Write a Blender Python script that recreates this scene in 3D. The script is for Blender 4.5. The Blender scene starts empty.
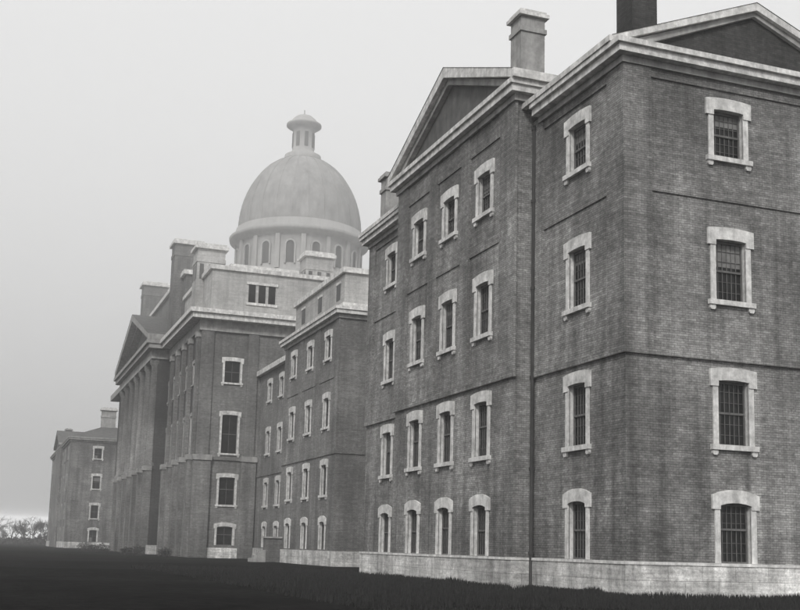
import bpy, bmesh, math, random
from mathutils import Matrix, Vector
random.seed(7)
scene = bpy.context.scene
R = math.radians

# ------------------------------------------------------------------ materials
def mat_new(name):
    m = bpy.data.materials.new(name); m.use_nodes = True
    nt = m.node_tree
    b = nt.nodes["Principled BSDF"]
    return m, nt, b
def N(nt, t, **kw):
    n = nt.nodes.new(t)
    for k, v in kw.items(): setattr(n, k, v)
    return n
def math_n(nt, op, a, b=None):
    n = N(nt, "ShaderNodeMath", operation=op)
    for i, v in enumerate((a, b)):
        if v is None: continue
        if isinstance(v, (int, float)): n.inputs[i].default_value = v
        else: nt.links.new(v, n.inputs[i])
    return n.outputs[0]
def wallcoord(nt):
    g = N(nt, "ShaderNodeNewGeometry")
    s = N(nt, "ShaderNodeSeparateXYZ"); nt.links.new(g.outputs["Position"], s.inputs[0])
    sn = N(nt, "ShaderNodeSeparateXYZ"); nt.links.new(g.outputs["True Normal"], sn.inputs[0])
    ax = math_n(nt, "ABSOLUTE", sn.outputs[0])
    k = math_n(nt, "GREATER_THAN", ax, 0.5)
    mix = N(nt, "ShaderNodeMix", data_type='FLOAT')
    nt.links.new(k, mix.inputs[0]); nt.links.new(s.outputs[0], mix.inputs[2]); nt.links.new(s.outputs[1], mix.inputs[3])
    c = N(nt, "ShaderNodeCombineXYZ")
    nt.links.new(mix.outputs[0], c.inputs[0]); nt.links.new(s.outputs[2], c.inputs[1])
    return c.outputs[0], g.outputs["Position"], s.outputs[2]
def noise(nt, vec, scale, detail=4, rough=0.6, sx=(1, 1, 1)):
    mp = N(nt, "ShaderNodeMapping"); mp.inputs["Scale"].default_value = sx
    nt.links.new(vec, mp.inputs[0])
    n = N(nt, "ShaderNodeTexNoise"); n.inputs["Scale"].default_value = scale
    n.inputs["Detail"].default_value = detail; n.inputs["Roughness"].default_value = rough
    nt.links.new(mp.outputs[0], n.inputs[0]); return n.outputs[0]
def mrange(nt, v, a, b, c, d):
    n = N(nt, "ShaderNodeMapRange"); nt.links.new(v, n.inputs[0])
    for i, x in enumerate((a, b, c, d)): n.inputs[i+1].default_value = x
    return n.outputs[0]
def mult_grey(nt, col, fac):
    n = N(nt, "ShaderNodeVectorMath", operation='SCALE')
    nt.links.new(col, n.inputs[0]); nt.links.new(fac, n.inputs["Scale"]); return n.outputs[0]

def brick_mat(name, c1, c2, mort, bw=0.25, rh=0.092, ms=0.014, contrast=1.0, bump=0.35, zdark=True):
    m, nt, b = mat_new(name)
    v, pos, zc = wallcoord(nt)
    wob = N(nt, "ShaderNodeVectorMath", operation='MULTIPLY_ADD')
    nz = N(nt, "ShaderNodeTexNoise"); nz.inputs["Scale"].default_value = 1.3; nt.links.new(v, nz.inputs[0])
    nt.links.new(nz.outputs[1], wob.inputs[0]); wob.inputs[1].default_value = (.05, .06, 0); nt.links.new(v, wob.inputs[2])
    bt = N(nt, "ShaderNodeTexBrick")
    nt.links.new(wob.outputs[0], bt.inputs["Vector"])
    bt.inputs["Color1"].default_value = (c1, c1*.988, c1*.965, 1); bt.inputs["Color2"].default_value = (c2, c2*.988, c2*.965, 1)
    bt.inputs["Mortar"].default_value = (mort, mort*.988, mort*.965, 1)
    bt.inputs["Scale"].default_value = 1; bt.inputs["Brick Width"].default_value = bw
    bt.inputs["Row Height"].default_value = rh; bt.inputs["Mortar Size"].default_value = ms
    bt.inputs["Mortar Smooth"].default_value = 0.5
    big = mrange(nt, noise(nt, pos, 0.19, 6, .7), .36, .64, 1-.38*contrast, 1+.36*contrast)
    sn = noise(nt, pos, 1.0, 5, .65, (1.3, 1.3, .07))
    streak = mrange(nt, sn, .36, .64, 1-.34*contrast, 1+.22*contrast)
    course = mrange(nt, noise(nt, v, 1.0, 5, .8, (.45, 6, 1)), .34, .66, 1-.30*contrast, 1+.28*contrast)
    fine = mrange(nt, noise(nt, pos, 4.5, 7, .9), .36, .64, 1-.42*contrast, 1+.40*contrast)
    f = math_n(nt, "MULTIPLY", math_n(nt, "MULTIPLY", big, streak), math_n(nt, "MULTIPLY", fine, course))
    eff = mrange(nt, noise(nt, pos, .5, 7, .78), .55, .74, 1, 1+.75*contrast)
    f = math_n(nt, "MULTIPLY", f, eff)
    if zdark:       # darker towards wall foot and top, ragged edges from the streak noise
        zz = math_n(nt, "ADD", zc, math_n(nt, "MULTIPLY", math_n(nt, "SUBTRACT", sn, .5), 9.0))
        foot_tone = mrange(nt, zz, 1.0, 4.5, .72, 1.0)
        top_tone = mrange(nt, zz, 16.5, 21.5, 1.0, .74)
        f = math_n(nt, "MULTIPLY", f, math_n(nt, "MULTIPLY", foot_tone, top_tone))
    nt.links.new(mult_grey(nt, bt.outputs[0], f), b.inputs["Base Color"])
    b.inputs["Roughness"].default_value = .9
    b.inputs["Specular IOR Level"].default_value = .2
    bp = N(nt, "ShaderNodeBump"); bp.inputs["Strength"].default_value = bump; bp.inputs["Distance"].default_value = .02
    h = math_n(nt, "SUBTRACT", fine, bt.outputs["Fac"])
    nt.links.new(h, bp.inputs["Height"]); nt.links.new(bp.outputs[0], b.inputs["Normal"])
    return m
def plain_mat(name, c, amp=.25, scale=1.2, streaks=True, rough=.85, bump=.2, spec=.2):
    m, nt, b = mat_new(name)
    g = N(nt, "ShaderNodeNewGeometry"); pos = g.outputs["Position"]
    f = mrange(nt, noise(nt, pos, scale, 6, .7), .3, .7, 1-amp, 1+amp)
    if streaks:
        f2 = mrange(nt, noise(nt, pos, 2.2, 4, .7, (1, 1, .15)), .3, .7, 1-amp*.8, 1+amp*.6)
        f = math_n(nt, "MULTIPLY", f, f2)
    rgb = N(nt, "ShaderNodeRGB"); rgb.outputs[0].default_value = (c, c*.988, c*.965, 1)
    nt.links.new(mult_grey(nt, rgb.outputs[0], f), b.inputs["Base Color"])
    b.inputs["Roughness"].default_value = rough; b.inputs["Specular IOR Level"].default_value = spec
    if bump:
        bp = N(nt, "ShaderNodeBump"); bp.inputs["Strength"].default_value = bump; bp.inputs["Distance"].default_value = .02
        nt.links.new(noise(nt, pos, 14, 5, .7), bp.inputs["Height"]); nt.links.new(bp.outputs[0], b.inputs["Normal"])
    return m
M = {}
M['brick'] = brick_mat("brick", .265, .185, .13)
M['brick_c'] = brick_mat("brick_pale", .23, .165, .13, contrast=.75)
M['brick_d'] = brick_mat("brick_dark_and_shaded", .08, .055, .05, contrast=.75)  # central block's front: its shade put into the colour; also dark chimney brick
M['wall_pale'] = brick_mat("stucco_blocks", .40, .36, .32, bw=1.2, rh=.45, ms=.02, contrast=.5, bump=.15, zdark=False)
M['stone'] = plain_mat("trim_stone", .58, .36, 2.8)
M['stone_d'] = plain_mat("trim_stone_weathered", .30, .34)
M['plinth'] = brick_mat("plinth_limestone", .56, .44, .26, bw=1.5, rh=.63, ms=.014, contrast=.95, bump=.3, zdark=False)
M['roof'] = plain_mat("slate_roof", .10, .3)
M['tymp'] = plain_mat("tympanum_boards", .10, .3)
M['glass'] = plain_mat("window_glass", .014, .8, 2.2, False, .3, 0, .2)
M['bars'] = plain_mat("sash_paint", .12, .3, 4, False)
M['blind'] = plain_mat("window_blind", .18, .3, 2, False)
M['pipe'] = plain_mat("drainpipe_iron", .05, .3)
M['dome'] = plain_mat("dome_sheet_metal", .27, .22, .4)
M['domewall'] = plain_mat("dome_painted_wood", .33, .16, .4)
M['domewin'] = plain_mat("drum_window_glass", .10, .2, 1)
M['bark'] = plain_mat("bark", .05, .3)
M['leaf'] = plain_mat("shrub_leaf", .045, .4, 5, False)
M['grassb'] = plain_mat("grass_blade", .018, .5, 3, False, .9, 0)

# ------------------------------------------------------------------ mesh tools
class Bld:
    def __init__(s, name):
        s.e = bpy.data.objects.new(name, None); scene.collection.objects.link(s.e); s.buf = {}
    def b(s, part, mat): return s.buf.setdefault((part, mat), ([], []))
    def poly(s, part, mat, pts):
        V, F = s.b(part, mat); i = len(V); V += [tuple(p) for p in pts]; F.append(tuple(range(i, i+len(pts))))
    def box(s, part, mat, x0, x1, y0, y1, z0, z1):
        V, F = s.b(part, mat); i = len(V)
        V += [(x0,y0,z0),(x1,y0,z0),(x1,y1,z0),(x0,y1,z0),(x0,y0,z1),(x1,y0,z1),(x1,y1,z1),(x0,y1,z1)]
        F += [tuple(i+j for j in f) for f in ((0,3,2,1),(4,5,6,7),(0,1,5,4),(1,2,6,5),(2,3,7,6),(3,0,4,7))]
    def ext(s, part, mat, P, pts, d0, d1):
        V, F = s.b(part, mat); i = len(V); n = len(pts)
        V += [P(a, z, d0) for a, z in pts]; V += [P(a, z, d1) for a, z in pts]
        F.append(tuple(range(i, i+n))); F.append(tuple(reversed(range(i+n, i+2*n))))
        for k in range(n):
            k2 = (k+1) % n; F.append((i+k, i+n+k, i+n+k2, i+k2))
    def fbox(s, part, mat, P, a0, a1, z0, z1, d0, d1):
        s.ext(part, mat, P, [(a0,z0),(a1,z0),(a1,z1),(a0,z1)], d0, d1)
    def lathe(s, part, mat, cx, cy, prof, n=48):
        V, F = s.b(part, mat); i = len(V); m = len(prof)
        for k in range(n):
            t = 2*math.pi*k/n
            for r, z in prof: V.append((cx+r*math.cos(t), cy+r*math.sin(t), z))
        for k in range(n):
            k2 = (k+1) % n
            for j in range(m-1): F.append((i+k*m+j, i+k2*m+j, i+k2*m+j+1, i+k*m+j+1))
    def done(s, smooth=()):
        for (part, mat), (V, F) in s.buf.items():
            me = bpy.data.meshes.new(part); me.from_pydata(V, [], F)
            bm = bmesh.new(); bm.from_mesh(me); bmesh.ops.recalc_face_normals(bm, faces=bm.faces); bm.to_mesh(me); bm.free()
            if part in smooth:
                for p in me.polygons: p.use_smooth = True
            me.materials.append(M[mat])
            o = bpy.data.objects.new(part, me); scene.collection.objects.link(o); o.parent = s.e
def PX(x0): return lambda a, z, d: (x0-d, a, z)
def PY(y0): return lambda a, z, d: (a, y0-d, z)

def facade(B, mat, P, a0, a1, z0, z1, wins, depth=.28):
    As = sorted({a0, a1, *[v for w in wins for v in (w[0]-w[1]/2, w[0]+w[1]/2)]})
    Zs = sorted({z0, z1, *[v for w in wins for v in (w[2], w[3])]})
    for i in range(len(As)-1):
        for j in range(len(Zs)-1):
            am, zm = (As[i]+As[i+1])/2, (Zs[j]+Zs[j+1])/2
            if any(abs(am-w[0]) < w[1]/2 and w[2] < zm < w[3] for w in wins): continue
            B.poly('walls', mat, [P(As[i],Zs[j],0),P(As[i+1],Zs[j],0),P(As[i+1],Zs[j+1],0),P(As[i],Zs[j+1],0)])
    for ac, w, zb, zt in wins:
        l, r = ac-w/2, ac+w/2
        for (p1, p2) in (((l,zb),(l,zt)),((r,zb),(r,zt)),((l,zt),(r,zt)),((l,zb),(r,zb))):
            B.poly('window_reveals', 'stone', [P(*p1,0),P(*p2,0),P(*p2,-depth),P(*p1,-depth)])

def window(B, P, ac, w, zb, zt, style='stone', sill=True, depth=.28, detail=2, lin=.5, arch=False, rnd=random):
    l, r = ac-w/2, ac+w/2
    B.poly('glass', 'glass', [P(l,zb,-depth),P(r,zb,-depth),P(r,zt,-depth),P(l,zt,-depth)])
    t = .06
    fd = -depth+.02
    B.fbox('sashes','bars',P,l,l+t,zb,zt,fd,fd+.07); B.fbox('sashes','bars',P,r-t,r,zb,zt,fd,fd+.07)
    B.fbox('sashes','bars',P,l+t,r-t,zt-t-.05,zt,fd,fd+.07); B.fbox('sashes','bars',P,l+t,r-t,zb,zb+t,fd,fd+.07)
    zm = zb+(zt-zb)*rnd.choice((.5,.5,.5,.56))
    B.fbox('sashes','bars',P,l+t,r-t,zm-.04,zm+.04,fd,fd+.08)
    if detail >= 2:
        for k in range(1, 6):
            a = l+t+(r-l-2*t)*k/6+rnd.uniform(-.008,.008)
            B.fbox('iron_bars','bars',P,a-.012,a+.012,zb+t,zt-t-.05,fd+.0,fd+.03)
        for k in range(1, 6):
            if k == 3: continue
            z = zb+(zt-zb)*k/6
            B.fbox('iron_bars','bars',P,l+t,r-t,z-.009,z+.009,fd+.002,fd+.028)
    elif detail == 1:
        B.fbox('sashes','bars',P,ac-.02,ac+.02,zb+t,zt-t-.05,fd,fd+.03)
    q = rnd.random()
    if q < .3:
        h = rnd.uniform(.15, .5)*(zt-zb)
        B.poly('blinds','blind',[P(l,zt-h,-depth+.012),P(r,zt-h,-depth+.012),P(r,zt,-depth+.012),P(l,zt,-depth+.012)])
    elif q < .45:
        h = rnd.uniform(.3, .5)*(zt-zb)
        B.poly('blinds','blind',[P(l,zb,-depth+.012),P(ac-.1,zb,-depth+.012),P(ac-.1,zb+h,-depth+.012),P(l,zb+h,-depth+.012)])
    jw = .24; o = w/2+jw; e = o+.13; T = zt+lin
    B.fbox('window_surrounds',style,P,l-jw,l,zb,zt-.25,-.03,.06)
    B.fbox('window_surrounds',style,P,r,r+jw,zb,zt-.25,-.03,.06)
    if arch: r1, r2, q1 = .20, .07, .1
    else:    r1, r2, q1 = .08, .03, .04
    pts = [(ac-e,zt-.25),(ac-e,T-r1),(ac-e*.62,T-r2),(ac-e*.25,T),(ac+e*.25,T),(ac+e*.62,T-r2),(ac+e,T-r1),(ac+e,zt-.25),
           (ac+w/2,zt-.25),(ac+w/2,zt-q1),(ac+w*.3,zt-q1*.3),(ac+w*.1,zt),(ac-w*.1,zt),(ac-w*.3,zt-q1*.3),(ac-w/2,zt-q1),(ac-w/2,zt-.25)]
    B.ext('window_surrounds',style,P,pts,-.03,.10)
    if sill:
        B.fbox('window_sills',style,P,ac-e,ac+e,zb-.2,zb,-.2,.17)
        for sx in (-1, 1):
            c = ac+sx*(e-.17)
            B.ext('window_sills',style,P,[(c-.13,zb-.2),(c+.13,zb-.2),(c+.13,zb-.33),(c+.08,zb-.4),(c-.08,zb-.4),(c-.13,zb-.33)],-.02,.11)

ROWS = [(1.30, 3.58), (5.80, 8.33), (11.50, 13.98), (17.38, 19.37)]
WW = 1.42
def column(B, P, ac, rows=ROWS, w=WW, detail=2, style='stone', lin=.5):
    out = []
    for i, (zb, zt) in enumerate(rows):
        out.append((ac, w, zb, zt)); window(B, P, ac, w, zb, zt, style, sill=(i > 0), detail=detail, lin=lin, arch=(i == 0))
    return out

def chimney(B, x0, x1, y0, y1, z0, z1, mat='brick', cap='stone_d', capt=.35, o=.18):
    B.box('chimneys', mat, x0, x1, y0, y1, z0, z1-capt)
    B.box('chimneys', mat, x0-.08, x1+.08, y0-.08, y1+.08, z1-capt*3.4, z1-capt*2.7)
    B.box('chimney_caps', cap, x0-o, x1+o, y0-o, y1+o, z1-capt, z1-capt*.45)
    B.box('chimney_caps', cap, x0-o*.4, x1+o*.4, y0-o*.4, y1+o*.4, z1-capt*.45, z1)
    n = max(1, int((x1-x0)/.6))
    for k in range(n):
        c = x0+(x1-x0)*(k+.5)/n; B.box('chimney_pots', 'tymp', c-.14, c+.14, (y0+y1)/2-.14, (y0+y1)/2+.14, z1, z1+.1)

def hip(B, x0, x1, y0, y1, z, h, mat='roof'):
    w, l = x1-x0, y1-y0
    if l >= w: r0, r1 = ((x0+x1)/2, y0+w/2, z+h), ((x0+x1)/2, y1-w/2, z+h)
    else: r0, r1 = (x0+l/2, (y0+y1)/2, z+h), (x1-l/2, (y0+y1)/2, z+h)
    a, b, c, d = (x0,y0,z),(x1,y0,z),(x1,y1,z),(x0,y1,z)
    if l >= w:
        for f in ([a,b,r0],[b,c,r1,r0],[c,d,r1],[d,a,r0,r1]): B.poly('roof', mat, f)
    else:
        for f in ([a,b,r1,r0],[b,c,r1],[c,d,r0,r1],[d,a,r0]): B.poly('roof', mat, f)
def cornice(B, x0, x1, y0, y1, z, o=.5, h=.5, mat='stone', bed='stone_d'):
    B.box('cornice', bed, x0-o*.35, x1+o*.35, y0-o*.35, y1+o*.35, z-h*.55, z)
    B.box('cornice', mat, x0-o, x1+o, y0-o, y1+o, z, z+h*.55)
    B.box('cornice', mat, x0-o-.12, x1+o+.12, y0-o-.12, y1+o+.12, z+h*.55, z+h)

# ================================================================== NEAR WING
X0, X1 = 22.3, 34.9
YA, YB, YC, YD = 35.9, 43.4, 58.4, 66.2
XP = 21.35
H = 20.85
W = Bld("asylum_wing")
def brickbox(*a): W.box('brick_pilasters', 'brick', *a)
P1 = PX(X0)
facade(W, 'brick', P1, YA, YB, 1.26, H, column(W, P1, 39.5))
facade(W, 'brick', P1, YC, YD, 1.26, H, column(W, P1, 62.2))
P2 = PX(XP)
wl = []
for c in (46.75, 51.0, 55.25): wl += column(W, P2, c)
facade(W, 'brick', P2, YB, YC, 1.26, 22.0, wl)
W.poly('walls','brick',[(XP,YB,1.26),(X0,YB,1.26),(X0,YB,22),(XP,YB,22)])
W.poly('walls','brick',[(X0,YB,H),(X1,YB,H),(X1,YB,22),(X0,YB,22)])
W.poly('walls','brick',[(XP,YC,1.26),(X1,YC,1.26),(X1,YC,22),(XP,YC,22)])
W.poly('walls','brick',[(X0,YD,0),(X1,YD,0),(X1,YD,H),(X0,YD,H)])
W.poly('walls','brick',[(X1,YA,0),(X1,YD,0),(X1,YD,H),(X1,YA,H)])
PE = PY(YA)
facade(W, 'brick', PE, X0, X1, 1.26, H, column(W, PE, 27.1)+column(W, PE, 32.2))
pl = .14
W.box('plinth','plinth', X0-pl, X1+pl, YA-pl, YB-pl-.05, -.2, 1.18)
W.box('plinth','plinth', XP-pl, X1+pl+.01, YB-pl, YC+pl, -.2, 1.18)
W.box('plinth','plinth', X0-pl, X1+pl, YC+pl+.05, YD+pl, -.2, 1.18)
W.box('plinth_cap','stone', X0-pl-.04, X1+pl+.04, YA-pl-.04, YB-pl-.06, 1.18, 1.29)
W.box('plinth_cap','stone', XP-pl-.04, X1+pl+.05, YB-pl-.04, YC+pl+.04, 1.18, 1.285)
W.box('plinth_cap','stone', X0-pl-.04, X1+pl+.04, YC+pl+.06, YD+pl+.04, 1.18, 1.29)
p, q = .12, .07
BZ = 9.3
brickbox(X0-p, X0+1.15, YA-p, YA+1.15, BZ, H)
W.fbox('brick_pilasters','brick',P1,YB-.95,YB-.002,BZ,H,-.01,p)
for (z0, z1) in ((15.55, 16.0), (20.2, H)):
    W.fbox('brick_bands','brick',P1,YA+1.1,YB-.9,z0,z1,-.01,q)
    W.fbox('brick_bands','brick',PE,X0+1.1,X1-1.1,z0,z1,-.01,q)
    W.fbox('brick_bands','brick',P1,YC+.01,YD,z0,z1,-.01,q)
W.fbox('brick_bands','brick',P1,YA-.151,YB-.01,BZ-.24,BZ+.003,-.01,.15)
W.fbox('brick_bands','brick',PE,X0-.148,X1+.1,BZ-.24,BZ+.003,-.01,.153)
W.fbox('brick_bands','brick',P1,YC+.01,YD+.1,BZ-.24,BZ+.003,-.01,.15)
W.fbox('brick_pilasters','brick',P1,YD-1.0,YD+p,BZ,H,-.01,p)
W.fbox('brick_pilasters','brick',PE,X1-1.15,X1+p,BZ,H,-.01,p)
W.fbox('brick_bands','brick',P2,YB-.14,YC+.1,BZ-.24,BZ+.003,-.01,.15)
for a0, a1 in ((YB-.11, YB+1.5), (48.35, 49.4), (52.6, 53.65), (YC-1.5, YC+.05)):
    W.fbox('brick_pilasters','brick',P2,a0,a1,BZ,22.0,-.01,p)
for (z0, z1) in ((15.55, 16.0), (20.6, 22.0)):
    W.fbox('brick_bands','brick',P2,YB,YC,z0,z1,-.01,q)
for (y0, y1) in ((YA, YB-.62), (YC+.62, YD)):
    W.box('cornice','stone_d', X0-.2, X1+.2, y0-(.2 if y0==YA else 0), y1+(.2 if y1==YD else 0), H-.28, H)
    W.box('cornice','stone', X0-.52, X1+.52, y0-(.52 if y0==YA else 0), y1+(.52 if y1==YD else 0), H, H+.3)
    W.box('cornice','stone', X0-.66, X1+.66, y0-(.66 if y0==YA else 0), y1+(.66 if y1==YD else 0), H+.3, H+.52)
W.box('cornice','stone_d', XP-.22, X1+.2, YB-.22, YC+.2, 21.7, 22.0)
W.box('cornice','stone', XP-.5, X1+.5, YB-.5, YC+.5, 22.0, 22.32)
W.box('cornice','stone', XP-.62, X1+.62, YB-.61, YC+.61, 22.32, 22.55)
ym = (YB+YC)/2; ap = 26.35; e = 8.15
def pediment(B, P, am, half, zb, za, th, dtymp, dfront, dback, mat='stone', tmat='tymp'):
    k = th*1.12
    B.ext('pediment_rakes', mat, P, [(am-half,zb),(am,za-k),(am,za),(am-half,zb+k*.75)], dtymp-.3, dfront)
    B.ext('pediment_rakes', mat, P, [(am+half,zb),(am,za-k),(am,za),(am+half,zb+k*.75)], dtymp-.3, dfront-.003)
    k2 = k*1.6
    B.ext('pediment_mouldings', 'stone_d', P, [(am-half+1.0,zb),(am,za-k2),(am,za-k+.01),(am-half+.2,zb)], dtymp-.3, (dfront+dtymp)/2)
    B.ext('pediment_mouldings', 'stone_d', P, [(am+half-1.0,zb),(am,za-k2),(am,za-k+.01),(am+half-.2,zb)], dtymp-.3, (dfront+dtymp)/2-.003)
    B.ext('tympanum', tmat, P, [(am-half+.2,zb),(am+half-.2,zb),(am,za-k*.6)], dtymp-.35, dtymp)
    for s in (-1, 1):
        B.poly('roof','roof',[P(am+s*half,zb+k*.75+.01,dfront+.03),P(am,za+.01,dfront+.03),P(am,za+.01,dback),P(am+s*half,zb+k*.75+.01,dback)])
        B.fbox('eaves', mat, P, am+s*half-.12, am+s*half+.12, zb+.003, zb+k*.72, dback, dfront-.01)
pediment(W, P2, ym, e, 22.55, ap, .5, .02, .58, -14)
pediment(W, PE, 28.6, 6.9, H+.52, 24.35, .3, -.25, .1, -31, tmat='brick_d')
chimney(W, 23.55, 24.75, 37.3, 38.5, 21.2, 26.4, 'brick_d')
chimney(W, 24.0, 25.35, 48.4, 49.6, 23.0, 29.1, 'stone_d', 'stone')
chimney(W, 22.5, 23.7, 64.3, 65.3, 21.3, 25.2, 'stone_d', 'stone_d')
W.lathe('drainpipe','pipe', X0-.16, YB-.18, [(.085, .1), (.085, 20.6)], 10)
for z in (1.4, 5, 9, 13, 17, 20.4): W.lathe('drainpipe','pipe', X0-.16, YB-.18, [(.0, z),(.12, z), (.12, z+.14),(.0, z+.14)], 10)
W.done()

# ================================================================== PAVILION
C = Bld("asylum_pavilion")
cx, cy0, cy1 = 26.7, 86.9, 104.5
P = PX(cx); wl = []
for a in (90.0, 95.6, 101.2): wl += column(C, P, a, detail=1)
facade(C,'brick_c',P,cy0,cy1,1.2,20.7,wl)
C.fbox('brick_bands','brick_c',P,cy0-.08,cy1,9.1,9.3,-.01,.1)
C.fbox('brick_bands','brick_c',P,cy0-.08,cy1,15.5,15.9,-.01,.06)
for a0 in (cy0-.07, 92.3, 97.9, cy1-1.2): C.fbox('brick_pilasters','brick_c',P,a0,a0+1.1,9.3,20.7,-.01,.09)
Pf = PY(cy0)
facade(C,'brick_c',Pf,cx,42,1.2,20.7,column(C,Pf,33.5,detail=1)+column(C,Pf,38.5,detail=1))
C.fbox('brick_bands','brick_c',Pf,cx-.1,42,9.1,9.3,-.01,.1)
C.box('rear_walls','brick_c',cx+.6,42,cy0+.6,cy1,0,20.7)
C.box('plinth','plinth',cx-.14,42.1,cy0-.14,cy1+.14,-.2,1.2)
cornice(C,cx,42,cy0,cy1,20.7,.5,.6)
ax, ay0, ay1 = 27.4, 88.2, 104.0
C.box('attic_walls','wall_pale',ax,41.4,ay0,ay1,21.3,25.0)
C.box('attic_cornice','stone',ax-.25,41.7,ay0-.25,ay1+.25,24.6,25.05)
C.box('attic_base','stone',ax-.15,41.6,ay0-.15,ay1+.15,21.3,22.0)
for a in (90.0,95.6,101.2):
    C.fbox('attic_panels','glass',PX(ax),a-.55,a+.55,22.5,23.9,-.01,.02)
    C.fbox('attic_panels','stone',PX(ax),a-.7,a+.7,23.9,24.1,-.01,.06)
hip(C,ax,41.4,ay0,ay1,25.05,1.4)
lx = 29.0; P = PX(lx); wl = []
for a in (109.7,114.7,119.9): wl += column(C,P,a,detail=1)
facade(C,'brick_c',P,cy1,125,1.2,20.7,wl)
C.fbox('brick_bands','brick_c',P,cy1,125,9.1,9.3,-.01,.1)
C.box('rear_walls','brick_c',lx+.6,42,cy1+.2,125,0,20.6)
C.box('plinth','plinth',lx-.14,42,cy1+.15,124.85,-.2,1.2)
C.box('cornice','stone',lx-.5,42.5,cy1+.7,124.8,20.7,21.25)
C.box('rear_walls','brick_c',30.5,42,66.5,cy0-.3,0,20.6)
C.box('cornice','stone',30.1,42.4,67,cy0-.8,20.6,21.1)
hip(C,lx-.3,42,cy1+.9,124.6,21.25,2.0)
C.box('porch','brick_c',cx-1.5,cx,103.2,104.4,0,2.2)
C.box('porch_roof','stone_d',cx-1.65,cx,103.05,104.55,2.2,2.35)
for k in range(4): C.box('porch_steps','stone_d',cx-1.5-.35*(k+1),cx-1.5-.35*k,103.2,104.4,-.1,1.1-.26*k)
C.done()

# ================================================================== CENTRAL BLOCK
D = Bld("asylum_central_building")
dx, dy0, dy1 = 22.0, 125.0, 207.0
DR = [(1.4,3.5),(5.9,9.0),(11.7,16.1),(19.8,22.3)]
HT = 26.8
Pd = PY(dy0)
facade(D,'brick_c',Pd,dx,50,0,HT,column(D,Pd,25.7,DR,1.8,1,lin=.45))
for a0,a1 in ((dx-.06,dx+1.4),(27.4,28.6)):
    D.fbox('pilasters','brick_c',Pd,a0,a1,11.4,HT-1.2,-.01,.22)
    D.fbox('piers','brick_c',Pd,a0-.25,a1+.25,0,10.8,-.01,.5)
    D.fbox('pier_caps','stone_d',Pd,a0-.35,a1+.35,10.8,11.4,-.01,.65)
D.fbox('string_course','brick_c',Pd,dx-.3,40,10.9,11.2,-.01,.2)
P = PX(dx)
cols = [128.5,133.2,137.8,142.4,146.6]
wl=[]
for a in cols: wl += column(D,P,a,DR,1.9,1,'stone_d',lin=.4)
facade(D,'brick_d',P,dy0,148,0,HT,wl,depth=.28)  # darker brick than the end face, painting in this side's shade
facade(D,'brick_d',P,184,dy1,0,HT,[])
for k,a in enumerate([126.0,130.9,135.5,140.1,144.6]):
    D.fbox('pilasters','brick_c',P,a-.5,a+.5,11.4,HT-1.2,-.01,.4)
    D.fbox('pilaster_caps','stone_d',P,a-.6,a+.6,HT-1.9,HT-1.2,-.01,.5)
    D.fbox('piers','brick_c',P,a-.6,a+.6,0,10.8,-.01,.8)
    D.fbox('pier_caps','stone_d',P,a-.7,a+.7,10.8,11.4,-.01,.95)
px = 20.4
P = PX(px); wl=[]
for a in (151.5,157.3,163.1,168.9,174.7,180.5): wl += column(D,P,a,DR,2.1,1,'stone_d',lin=.4)
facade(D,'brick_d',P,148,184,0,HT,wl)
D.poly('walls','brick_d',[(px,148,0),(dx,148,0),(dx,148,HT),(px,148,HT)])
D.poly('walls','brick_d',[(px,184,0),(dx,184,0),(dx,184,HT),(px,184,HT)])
for a in (148.7,154.4,160.2,166,171.8,177.6,183.3):
    D.lathe('columns','brick_c',px-.15,a,[(.8,11.4),(.8,11.8),(.62,12.0),(.56,HT-2.2),(.8,HT-1.8),(.8,HT-1.2)],14)
    D.fbox('piers','brick_c',P,a-.8,a+.8,0,10.8,-.01,.95)
    D.fbox('pier_caps','stone_d',P,a-.9,a+.9,10.8,11.4,-.01,1.1)
D.box('rear_walls','brick_d',dx+.6,60,dy0+.6,dy1,0,HT)
D.box('plinth','plinth',dx-.2,50,dy0-.2,147.9,-.2,1.1)
D.box('plinth','plinth',px-.2,50,148-.2,184.2,-.2,1.15)
D.box('entablature','stone_d',dx-.3,60,dy0-.3,147.8,HT-1.2,HT)
D.box('entablature','stone_d',px-.9,50,147.7,184.3,HT-1.2,HT+.01)
D.box('cornice','stone',dx-1.4,60,dy0-1.4,146.4,HT,HT+.6)
D.box('cornice','stone',dx-1.7,60,dy0-1.7,146.4,HT+.6,HT+1.1)
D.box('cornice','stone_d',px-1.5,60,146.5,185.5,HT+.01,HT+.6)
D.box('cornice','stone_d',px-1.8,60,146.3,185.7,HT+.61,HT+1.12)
D.box('cornice','stone_d',dx-1.5,60,185.8,dy1+1,HT,HT+1.0)
pediment(D,P,166,19.6,HT+1.12,34.9,.9,-.1,1.7,-20,mat='stone_d')
D.box('attic','wall_pale',23.2,60,127,146,HT+1.1,33.4)
D.box('attic_cap','stone',22.9,60,126.7,146.3,33.4,33.9)
Pa=PY(127)
for a in (28.0,29.2,30.4):
    D.fbox('attic_windows','glass',Pa,a-.42,a+.42,29.8,32.0,-.01,.03)
D.fbox('attic_windows','stone',Pa,27.3,31.1,32.0,32.3,-.01,.15)
D.fbox('attic_windows','stone',Pa,27.3,31.1,29.5,29.8,-.01,.15)
D.box('attic','brick_c',23.5,58,148,184,HT+1.1,37.5)
D.box('attic_cap','stone',23.1,58,147.6,184.4,37.5,38.1)
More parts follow.
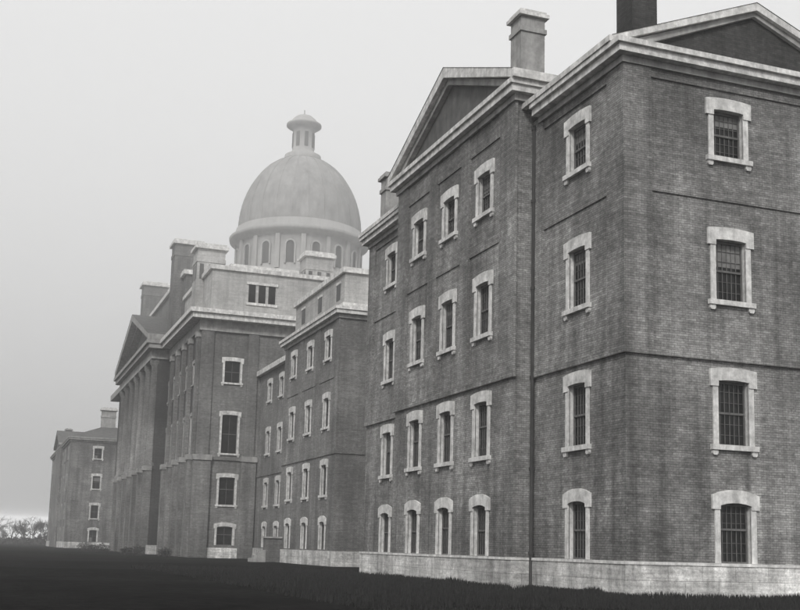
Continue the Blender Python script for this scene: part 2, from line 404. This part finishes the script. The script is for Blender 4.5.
def stack(x0,x1,y0,y1,z0,z1,mat='wall_pale'):
    chimney(D,x0,x1,y0,y1,z0,z1,mat,'stone',.7,.35)
    for k in range(3):
        c=x0+(x1-x0)*(k+.5)/3
        D.fbox('chimney_recesses','tymp',PY(y0),c-.25,c+.25,z1-4.5,z1-2.6,-.01,.03)
        c=y0+(y1-y0)*(k+.5)/3
        D.fbox('chimney_recesses','tymp',PX(x0),c-.25,c+.25,z1-4.5,z1-2.6,-.01,.03)
stack(22.3,25.7,132.6,135.6,HT+1,37.9)
stack(22.2,26.0,150.5,153.5,HT+1,43.0,'brick_c')
stack(22.2,26.0,182.5,185.5,HT+1,44.0,'brick_c')
stack(36,39.5,132.6,135.6,HT+1,38.5)
ox, oy = 43.8, 166
D.box('dome_podium','wall_pale',ox-13,ox+13,oy-13,oy+13,HT+1,40.2)
D.box('dome_podium_cap','stone',ox-13.4,ox+13.4,oy-13.4,oy+13.4,40.2,40.9)
D.lathe('drum','domewall',ox,oy,[(10.2,40.9),(10.2,42.2),(9.7,42.4),(9.7,47.6),(10.1,47.9),(10.9,48.3),(11.0,48.8),(10.2,49.0),(10.0,50.2),(0.1,50.2)],64)
prof=[(9.7,50.2)]
for k in range(1,19):
    t=math.pi/2*k/19; prof.append((9.7*math.cos(t)**.95, 50.2+12.6*math.sin(t)))
prof.append((1.9,62.8))
prof=[p_ for p_ in prof if p_[0]>1.85]
D.lathe('dome_shell','dome',ox,oy,prof,64)
for k in range(24):
    t=2*math.pi*(k+.5)/24
    V,F=D.b('dome_ribs','dome'); i=len(V)
    for r,z in prof:
        for s,dr in ((-.05,-.05),(-.05,.045),(.05,.045),(.05,-.05)):
            rr=r+dr
            V.append((ox+rr*math.cos(t)-s*math.sin(t), oy+rr*math.sin(t)+s*math.cos(t), z+(dr if r<6 else 0)))
    for j in range(len(prof)-1):
        for q2 in range(4): F.append((i+j*4+q2,i+j*4+(q2+1)%4,i+j*4+4+(q2+1)%4,i+j*4+4+q2))
dz=-1.9
for k in range(16):
    t=2*math.pi*k/16
    def Pt(a,z,d,t=t): 
        r=9.62+d; return (ox+r*math.cos(t)-a*math.sin(t), oy+r*math.sin(t)+a*math.cos(t), z+dz)
    arch=[(-.6,45.2),(.6,45.2),(.6,47.9)]+[(.6*math.cos(u),47.9+.6*math.sin(u)) for u in (.5,1.05,1.57,2.1,2.6)]+[(-.6,47.9)]
    D.ext('drum_windows','domewin',Pt,arch,0,.14)
    o2=[(-.85,45.0),(-.6,45.0),(-.6,47.9)]+[(.6*math.cos(u),47.9+.6*math.sin(u)) for u in (2.6,2.1,1.57,1.05,.5)]+[(.6,47.9),(.6,45),(.85,45),(.85,47.9)]+[(.85*math.cos(u),47.9+.85*math.sin(u)) for u in (.5,1.05,1.57,2.1,2.6)]+[(-.85,47.9)]
    D.ext('drum_arches','domewall',Pt,o2,0,.32)
    t2=t+math.pi/16
    def Pq(a,z,d,t=t2):
        r=9.62+d; return (ox+r*math.cos(t)-a*math.sin(t), oy+r*math.sin(t)+a*math.cos(t), z+dz)
    D.fbox('drum_pilasters','domewall',Pq,-.35,.35,44.3,49.6,0,.4)
def lz(l): return [(r,z+.9) for r,z in l]
D.lathe('lantern','domewall',ox,oy,lz([(2.9,61.4),(2.9,62.2),(2.3,62.5),(1.75,63.0),(1.75,66.5),(2.2,66.8),(2.8,67.2),(2.8,67.5),(2.1,67.7),(1.9,68.3),(1.2,68.9),(.3,69.2),(.12,69.4),(.1,70.0),(.0,70.1)]),32)
for k in range(8):
    t=2*math.pi*k/8
    def Pl(a,z,d,t=t):
        r=1.68+d; return (ox+r*math.cos(t)-a*math.sin(t), oy+r*math.sin(t)+a*math.cos(t), z+.9)
    D.fbox('lantern_windows','domewin',Pl,-.3,.3,63.5,65.9,0,.12)
D.done(smooth=('dome_shell','drum','lantern','columns'))

# ================================================================== FAR WING
E = Bld("asylum_wing")
ex, ex1, ey0, ey1 = 15.2, 30.5, 224.0, 284.0
Pe = PY(ey0)
facade(E,'brick',Pe,ex,ex1,0,H,column(E,Pe,20.4,detail=1)+column(E,Pe,26,detail=1))
Pl_ = PX(ex); wl=[]
for a in (229,238,246,254,262,270,278): wl += column(E,Pl_,a,detail=1,style='stone_d')
facade(E,'brick',Pl_,ey0,ey1,0,H,wl)
E.box('rear_walls','brick',ex+.6,ex1,ey0+.6,ey1,0,H)
E.box('plinth','plinth',ex-.14,ex1+.1,ey0-.14,ey1,-.2,1.2)
cornice(E,ex,ex1,ey0,ey1,H,.5,.6,'stone_d')
hip(E,ex-.3,ex1+.3,ey0-.3,ey1,H+.6,3.4)
pediment(E,PX(ex-.6),254,9,H+.6,25.2,.5,0,.5,-8,'stone_d')
E.box('brick_bands','brick',ex-.6,ex,245.5,262.5,0,H)
chimney(E,21.2,24.0,230,231.4,22.5,28.2,'stone_d','stone',.6,.3)
chimney(E,16.4,17.8,262,263.4,21.5,26.5,'brick_d','stone_d')
E.done()

# ================================================================== GROUND, GRASS, TREES
m, nt, b = mat_new("ground_turf")
g = N(nt,"ShaderNodeNewGeometry"); pos=g.outputs["Position"]
f = math_n(nt,"MULTIPLY",mrange(nt,noise(nt,pos,.12,6,.7),.3,.7,.6,1.5),mrange(nt,noise(nt,pos,1.7,6,.8),.3,.7,.5,1.5))
rgb=N(nt,"ShaderNodeRGB"); rgb.outputs[0].default_value=(.014,.0138,.0134,1)
nt.links.new(mult_grey(nt,rgb.outputs[0],f),b.inputs["Base Color"]); b.inputs["Roughness"].default_value=1; b.inputs["Specular IOR Level"].default_value=.0
bp=N(nt,"ShaderNodeBump"); bp.inputs["Strength"].default_value=.8; bp.inputs["Distance"].default_value=.15
nt.links.new(noise(nt,pos,3,6,.8),bp.inputs["Height"]); nt.links.new(bp.outputs[0],b.inputs["Normal"])
M['ground']=m
me=bpy.data.meshes.new("ground")
from mathutils import noise as mn
V=[];F=[]
xs=[-3000,-800,-300,-120]+[-60+2*i for i in range(66)]+[90,150,300,800,3000]
ys=[-400,-100,-20]+[2*i for i in range(121)]+[260,300,400,600,1200,4000]
for y in ys:
    for x in xs:
        near = -60<x<21 and 0<y<240
        z = (mn.noise(Vector((x*.09,y*.09,0)))*.16+mn.noise(Vector((x*.5,y*.5,3)))*.06) if near else 0
        if near and y<8: z*=.3
        V.append((x,y,z-.04))
nx=len(xs)
for j in range(len(ys)-1):
    for i in range(nx-1): F.append((j*nx+i,j*nx+i+1,(j+1)*nx+i+1,(j+1)*nx+i))
me.from_pydata(V,[],F); me.materials.append(m)
for p_ in me.polygons: p_.use_smooth=True
o=bpy.data.objects.new("ground",me); scene.collection.objects.link(o)

def mesh_obj(name,V,F,mat):
    me=bpy.data.meshes.new(name); me.from_pydata(V,[],F); me.materials.append(M[mat])
    o=bpy.data.objects.new(name,me); scene.collection.objects.link(o); return o
V=[];F=[]
def blade(x,y,h):
    t=random.uniform(0,math.pi); w=.02+h*.08; lx,ly=random.uniform(-.4,.4)*h,random.uniform(-.4,.4)*h
    i=len(V); V.extend([(x-w*math.cos(t),y-w*math.sin(t),-.1),(x+w*math.cos(t),y+w*math.sin(t),-.1),(x+lx,y+ly,h)]); F.append((i,i+1,i+2))
for _ in range(26000):
    x=random.uniform(9,22.1); y=random.uniform(24,72)
    blade(x,y,random.uniform(.05,.20)*(1.0+.8*mn.noise(Vector((x*.4,y*.4,0)))))
for _ in range(14000):
    x=random.uniform(16,37); y=random.uniform(25,35.7)
    blade(x,y,random.uniform(.05,.20)*(1.0+.8*mn.noise(Vector((x*.4,y*.4,0)))))
for _ in range(7000):
    u=random.random()
    if u<.4: x=22.1-abs(random.gauss(0,.25)); y=random.uniform(35.5,43.2)
    elif u<.7: x=21.15-abs(random.gauss(0,.25)); y=random.uniform(43.2,58.4)
    else: y=35.7-abs(random.gauss(0,.25)); x=random.uniform(22,36)
    blade(x,y,random.uniform(.06,.2)*(1+1.6*max(0,mn.noise(Vector((x*.6,y*.6,5))))))
mesh_obj("grass",V,F,'grassb')

V=[];F=[]
def seg(p,q,r0,r1,V,F):
    d=(q-p).normalized(); a=d.orthogonal().normalized(); c=d.cross(a); i=len(V)
    for pt,r in ((p,r0),(q,r1)):
        for k in range(4):
            t=math.pi/2*k; V.append(tuple(pt+a*r*math.cos(t)+c*r*math.sin(t)))
    for k in range(4): F.append((i+k,i+(k+1)%4,i+4+(k+1)%4,i+4+k))
def branch(p,d,L,r,lv):
    q=p+d*L; seg(p,q,r,r*.65,V,F)
    if lv==0: return
    for _ in range(4 if lv>1 else 5):
        nd=(d+Vector((random.gauss(0,.55),random.gauss(0,.55),random.gauss(.12,.3)))).normalized()
        branch(p+d*L*random.uniform(.5,1),nd,L*random.uniform(.55,.8),r*.55,lv-1)
for k in range(46):
    x=random.uniform(-2,26) if k<26 else random.uniform(-120,10); y=random.uniform(340,420)
    h=random.uniform(1.6,4.0)
    branch(Vector((x,y,-.2)),Vector((random.gauss(0,.05),0,1)).normalized(),h,.2,4)
mesh_obj("distant_trees",V,F,'bark')
V=[];F=[]
for _ in range(22000):
    x=random.uniform(-260,40); y=random.uniform(340,350)+random.gauss(0,3)
    top=2.0+1.5*mn.noise(Vector((x*.06,2,0)))+.9*mn.noise(Vector((x*.4,2,0)))
    z=random.uniform(0,max(.4,top)); s=random.uniform(.15,.45)
    i=len(V)
    for k in range(3): V.append((x+random.gauss(0,s),y+random.gauss(0,s),z+random.gauss(0,s)))
    F.append((i,i+1,i+2))
mesh_obj("distant_scrub",V,F,'leaf')
for n_,(sx,sy,sh) in enumerate([(17.2,133,1.2),(16.9,141,.9),(15.2,152,1.3),(15,163,1.0),(14.8,174,1.4),(19.5,127,1.0)]):
    V=[];F=[]
    for _ in range(7): branch(Vector((sx+random.gauss(0,.1),sy+random.gauss(0,.1),-.1)),Vector((random.gauss(0,.4),random.gauss(0,.4),1)).normalized(),sh*.4,.025,2)
    for _ in range(700):
        a=random.uniform(0,6.28); rr=sh*.8*random.random()**.6; z=sh*random.random()**.8*(1-.4*rr/sh)
        c=Vector((sx+rr*math.cos(a),sy+rr*math.sin(a),z)); i=len(V)
        for k in range(3): V.append(tuple(c+Vector([random.gauss(0,.06) for _ in range(3)])))
        F.append((i,i+1,i+2))
    mesh_obj("shrub",V,F,'leaf')

# ================================================================== HAZE (real air volume: thin ground haze and a denser layer above the roofs)
def vol(name,d):
    m=bpy.data.materials.new(name); m.use_nodes=True; nt=m.node_tree; nt.nodes.clear()
    out=N(nt,"ShaderNodeOutputMaterial"); vs=N(nt,"ShaderNodeVolumeScatter")
    vs.inputs["Density"].default_value=d; vs.inputs["Color"].default_value=(1,1,1,1)
    nt.links.new(vs.outputs[0],out.inputs["Volume"]); return m
bpy.ops.mesh.primitive_cube_add(size=1, location=(0,190,60)); hz=bpy.context.object; hz.name="haze"
hz.scale=(1000,560,130); hz.data.materials.append(vol("haze_air",.0010))
bpy.ops.mesh.primitive_cube_add(size=1, location=(0,700,58)); hb=bpy.context.object; hb.name="haze_bank"
hb.scale=(2600,1700,56); hb.data.materials.append(vol("mist_air",.0042))

# ================================================================== SKY + SUN
S=Vector((-.46,-.70,.60)).normalized()
w=bpy.data.worlds.new("World"); scene.world=w; w.use_nodes=True; nt=w.node_tree
bg=nt.nodes["Background"]
sky=N(nt,"ShaderNodeTexSky"); sky.sky_type='NISHITA'; sky.sun_disc=False
sky.sun_elevation=math.asin(S.z); sky.sun_rotation=math.atan2(S.x,S.y); sky.dust_density=4; sky.air_density=1.5
bw=N(nt,"ShaderNodeRGBToBW"); nt.links.new(sky.outputs[0],bw.inputs[0])
mx=N(nt,"ShaderNodeMath",operation='MULTIPLY_ADD'); nt.links.new(bw.outputs[0],mx.inputs[0]); mx.inputs[1].default_value=.4; mx.inputs[2].default_value=6.3
nt.links.new(mx.outputs[0],bg.inputs[0]); bg.inputs[1].default_value=.15
l=bpy.data.lights.new("sun","SUN"); l.energy=3.2; l.angle=R(10); l.color=(1,.988,.965)
lo=bpy.data.objects.new("sun",l); scene.collection.objects.link(lo)
lo.rotation_euler=S.to_track_quat('Z','Y').to_euler()

# ================================================================== CAMERA
cam=bpy.data.cameras.new("camera"); co=bpy.data.objects.new("camera",cam); scene.collection.objects.link(co)
cam.sensor_width=36; cam.lens=1115/800*36; cam.shift_x=7/800; cam.shift_y=74/800; cam.clip_end=6000; cam.clip_start=.1
r=Vector((.9384,-.3443,.0267)).normalized(); fw=Vector((.3368,.9295,.1507)); z=(-fw).normalized()
y=z.cross(r).normalized(); r=y.cross(z).normalized()
mt=Matrix((r,y,z)).transposed().to_4x4(); mt.translation=(0,0,1.5); co.matrix_world=mt
scene.camera=co
scene.view_settings.view_transform='Standard'; scene.view_settings.look='None'; scene.view_settings.exposure=0
